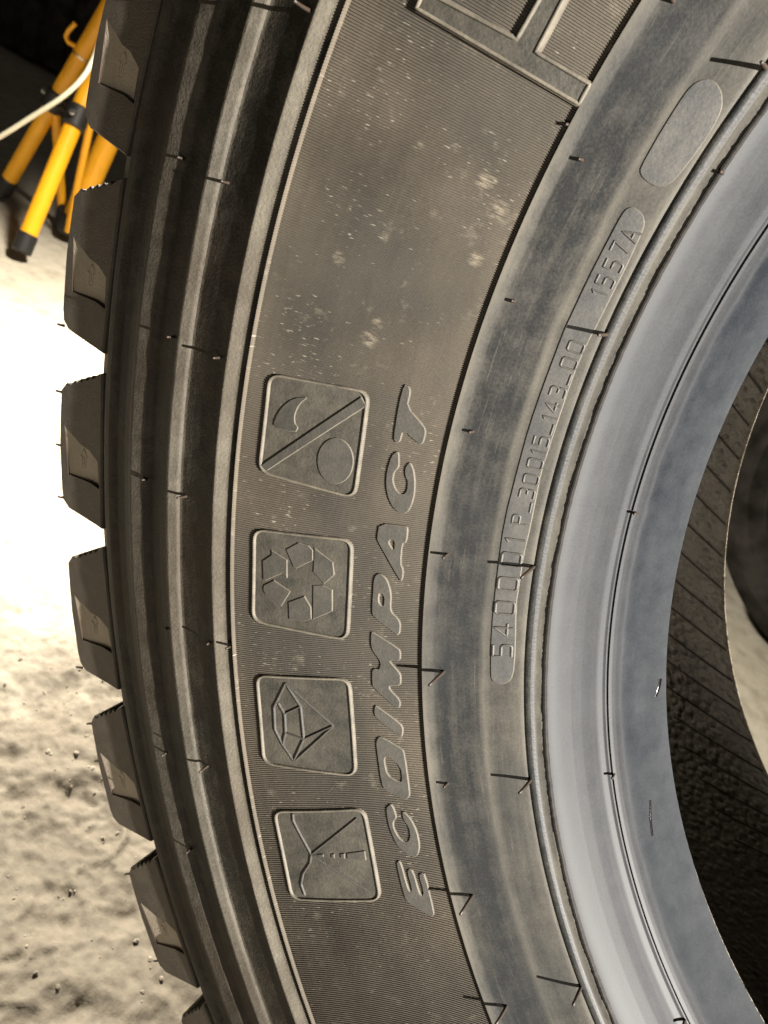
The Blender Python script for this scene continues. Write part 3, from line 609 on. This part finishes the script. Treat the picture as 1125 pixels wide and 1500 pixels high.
b0 = link_mesh('tread_block', body_v, body_f, M_BLOCK, tyre); b0.data.materials.append(M_DIRT_SHADE); b0.data.polygons.foreach_set('material_index', [0] * nwall + [1] * (len(body_f) - nwall)); p0 = link_mesh('wear_pocket', pock_v, pock_f, M_FACET, b0)
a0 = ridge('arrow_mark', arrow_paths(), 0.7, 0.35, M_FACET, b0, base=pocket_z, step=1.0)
for k, ang in enumerate(PITCH):
    if k == 0: b0.rotation_euler.z = math.radians(ang); continue
    b = b0.copy(); COL.objects.link(b); b.parent = tyre; b.rotation_euler.z = math.radians(ang)
    for ch in (p0, a0):
        c = ch.copy(); COL.objects.link(c); c.parent = b
# hairs on the running edge of the blocks
for ang in (163.9, 167.0, 169.6, 172.2, 181.2, 184.3, 186.4, 192.9, 198.0):
    t = math.radians(ang); d = np.array((math.cos(t), math.sin(t), 0.25)); d /= np.linalg.norm(d)
    add_hair(547.5 * math.cos(t), 547.5 * math.sin(t), 138.5, d, 3.0)

# ------------------------------------------------------------ yellow lamp stand
def tube(name, p, q, r, mat, parent, k=16, r2=None):
    p, q = np.array(p, float), np.array(q, float); a = (q - p) / np.linalg.norm(q - p)
    u = np.cross(a, (0.31, 0.2, 0.93)); u /= np.linalg.norm(u); v = np.cross(a, u); r2 = r2 or r
    V = []
    e = min(r * 0.25, 0.003)
    for c, rad in ((p, r - e), (p + a * e, r), (q - a * e, r2), (q, r2 - e)):
        V += [c + rad * (u * math.cos(2*math.pi*j/k) + v * math.sin(2*math.pi*j/k)) for j in range(k)]
    F = [[i*k+j, i*k+(j+1) % k, (i+1)*k+(j+1) % k, (i+1)*k+j] for i in range(3) for j in range(k)] + [list(range(k))[::-1], list(range(3*k, 4*k))]
    return link_mesh(name, V, F, mat, parent, True, 40)
def poly_tube(name, pts, r, mat, parent=None, k=10):
    V, F = hair_mesh([np.array(p, float) for p in pts], r, r, k)
    F.append(list(range(k))[::-1])
    return link_mesh(name, V, F, mat, parent, True, 60)
FOOT = {'a': (-1.637, 0.684, 0.012), 'b': (-1.389, 0.550, 0.012), 'd': (-1.484, 0.718, 0.012)}
APEX = np.array((-1.510, 0.738, 0.485)); TOPD = np.array((-1.447, 0.781, 0.520))
stand = empty('tripod_stand'); tag(stand, 'yellow tubular folding stand with black feet and clamps on the floor behind the tyre', 'stand')
def leg(foot, top, r):
    f = np.array(foot); t = np.array(top); a = (t - f) / np.linalg.norm(t - f)
    l = tube('leg', f + a * 0.02, t, r, M_YELLOW, stand)
    tube('foot_cap', f, f + a * 0.035, r * 1.14, M_BLACK, l)
    return f, a
fa, aa = leg(FOOT['a'], APEX, 0.0145); fb, ab = leg(FOOT['b'], APEX + np.array((0.02, -0.01, 0)), 0.0145); fd, ad = leg(FOOT['d'], TOPD, 0.020)
def clamp(f, a, L, frac, r):
    c = f + a * L * frac
    k = tube('clamp', c - a * 0.018, c + a * 0.018, r * 1.35, M_BLACK, stand)
    side = np.cross(a, (0, 0, 1)); side /= np.linalg.norm(side); out = np.cross(side, a)
    if out[1] > 0: out = -out
    tube('bolt', c + out * r * 1.2, c + out * r * 1.95, 0.0052, M_STEEL, k, 8)
    return c
La = np.linalg.norm(APEX - fa); Lb = np.linalg.norm(APEX - fb)
ca = clamp(fa, aa, La, 0.425, 0.0145); cb = clamp(fb, ab, Lb, 0.46, 0.0145)
strut = tube('strut', (-1.537, 0.745, 0.02), ca, 0.0085, M_YELLOW, stand); tube('foot_cap', (-1.537, 0.745, 0.0), (-1.536, 0.744, 0.045), 0.0125, M_BLACK, strut)
cross = tube('strut', (-1.470, 0.705, 0.02), cb + np.array((0.0, 0.03, 0.0)), 0.0065, M_YELLOW, stand)
tube('pivot_bar', ca, cb, 0.006, M_BLACK, stand, 8)
rg = fa + aa * La * 0.615; tube('ring', rg - aa * 0.002, rg + aa * 0.002, 0.0158, M_STEEL, stand)
hk = fa + aa * La * 0.645
poly_tube('hook', [hk, hk + (-0.012, -0.008, -0.004), hk + (-0.024, -0.016, -0.003), hk + (-0.029, -0.019, 0.004), hk + (-0.027, -0.018, 0.014), hk + (-0.020, -0.014, 0.030)], 0.0042, M_YELLOW, stand)
tube('mast', APEX - (0, 0, 0.06), APEX + (0.005, 0, 0.10), 0.016, M_YELLOW, stand)
# white cable hanging past the stand
CORD = [(-1.60, 0.40, 0.006), (-1.545, 0.45, 0.055), (-1.493, 0.486, 0.115), (-1.436, 0.505, 0.179), (-1.399, 0.520, 0.227), (-1.363, 0.535, 0.275), (-1.348, 0.548, 0.310), (-1.351, 0.563, 0.341), (-1.363, 0.579, 0.377), (-1.42, 0.65, 0.45), (-1.49, 0.73, 0.56)]
def catmull(P, n=8):
    P = [np.array(p, float) for p in P]; Q = [2*P[0]-P[1]] + P + [2*P[-1]-P[-2]]; out = []
    for i in range(1, len(Q) - 2):
        for t in np.linspace(0, 1, n, endpoint=False):
            a, b, c, d = Q[i-1:i+3]
            out.append(0.5 * (2*b + (c-a)*t + (2*a-5*b+4*c-d)*t*t + (3*b-a-3*c+d)*t**3))
    return out + [P[-1]]
cord = poly_tube('power_cable', catmull(CORD), 0.0037, M_CORD)
tag(cord, 'white power cable hanging in front of the yellow stand', 'cable')

# ------------------------------------------------------------ other tyres on the floor
def spare(name, prof, nblock, rblk, zblk, bsz, mat4, label, group=None, mat=M_OTHER):
    t = empty(name, mat4); tag(t, label, 'tyre', group)
    P = np.array(prof); th = np.radians(np.arange(0, 360, 3.0))
    lathe('carcass', P[:, 0], P[:, 1], mat, t, theta=th, angle=35)
    if nblock:
        V = []; F = []
        bx, by, bz = bsz
        q = [(rblk - 12, -by*.42), (rblk + bx, -by*.34), (rblk + bx, by*.3), (rblk - 12, by*.42)]
        V = np.array([(a, b, zblk) for a, b in q] + [(a, b, zblk - bz) for a, b in q]) / 1000
        F = [[0, 1, 2, 3], [7, 6, 5, 4]] + [[i, i+4, (i+1) % 4 + 4, (i+1) % 4] for i in range(4)]
        b = link_mesh('tread_block', V, F, M_OTHER, t)
        for k in range(1, nblock):
            c = b.copy(); COL.objects.link(c); c.parent = t; c.rotation_euler.z = 2 * math.pi * k / nblock
    return t
mt = Matrix.Translation((-3.02, 2.09, 0.146)); 
spare('spare_truck_tyre', [(290, -70), (288, 80), (300, 105), (330, 122), (380, 140), (384, 143), (390, 140), (430, 146), (460, 140), (490, 128), (500, 120), (506, 60), (506, -60), (500, -120), (490, -128), (430, -146), (330, -122), (290, -70)], 36, 500, 132, (26, 80, 264), mt,
      'big dark block-tread tyre lying flat on the floor beyond the yellow stand')
ax = Matrix(((1, 0, 0), (0, 0, -1), (0, 1, 0))).to_4x4()
mt = Matrix.Translation((0.008, 1.15, 0.318)) @ Matrix.Rotation(math.radians(-14), 4, 'Z') @ ax
spare('spare_car_tyre', [(195, -60), (193, 62), (200, 74), (206, 78), (210, 76), (222, 88), (226, 91), (230, 89), (250, 97), (254, 99.5), (258, 97.5), (272, 98), (278, 100), (282, 96), (298, 88), (308, 78), (315, 62), (317, 40), (317, 22), (310, 21), (310, 14), (317, 13), (317, -40), (308, -78), (270, -99), (200, -74), (195, -60)], 0, 0, 0, None, mt,
      'smaller black car tyre standing on the floor, seen through the hub hole', mat=M_CARTYRE)
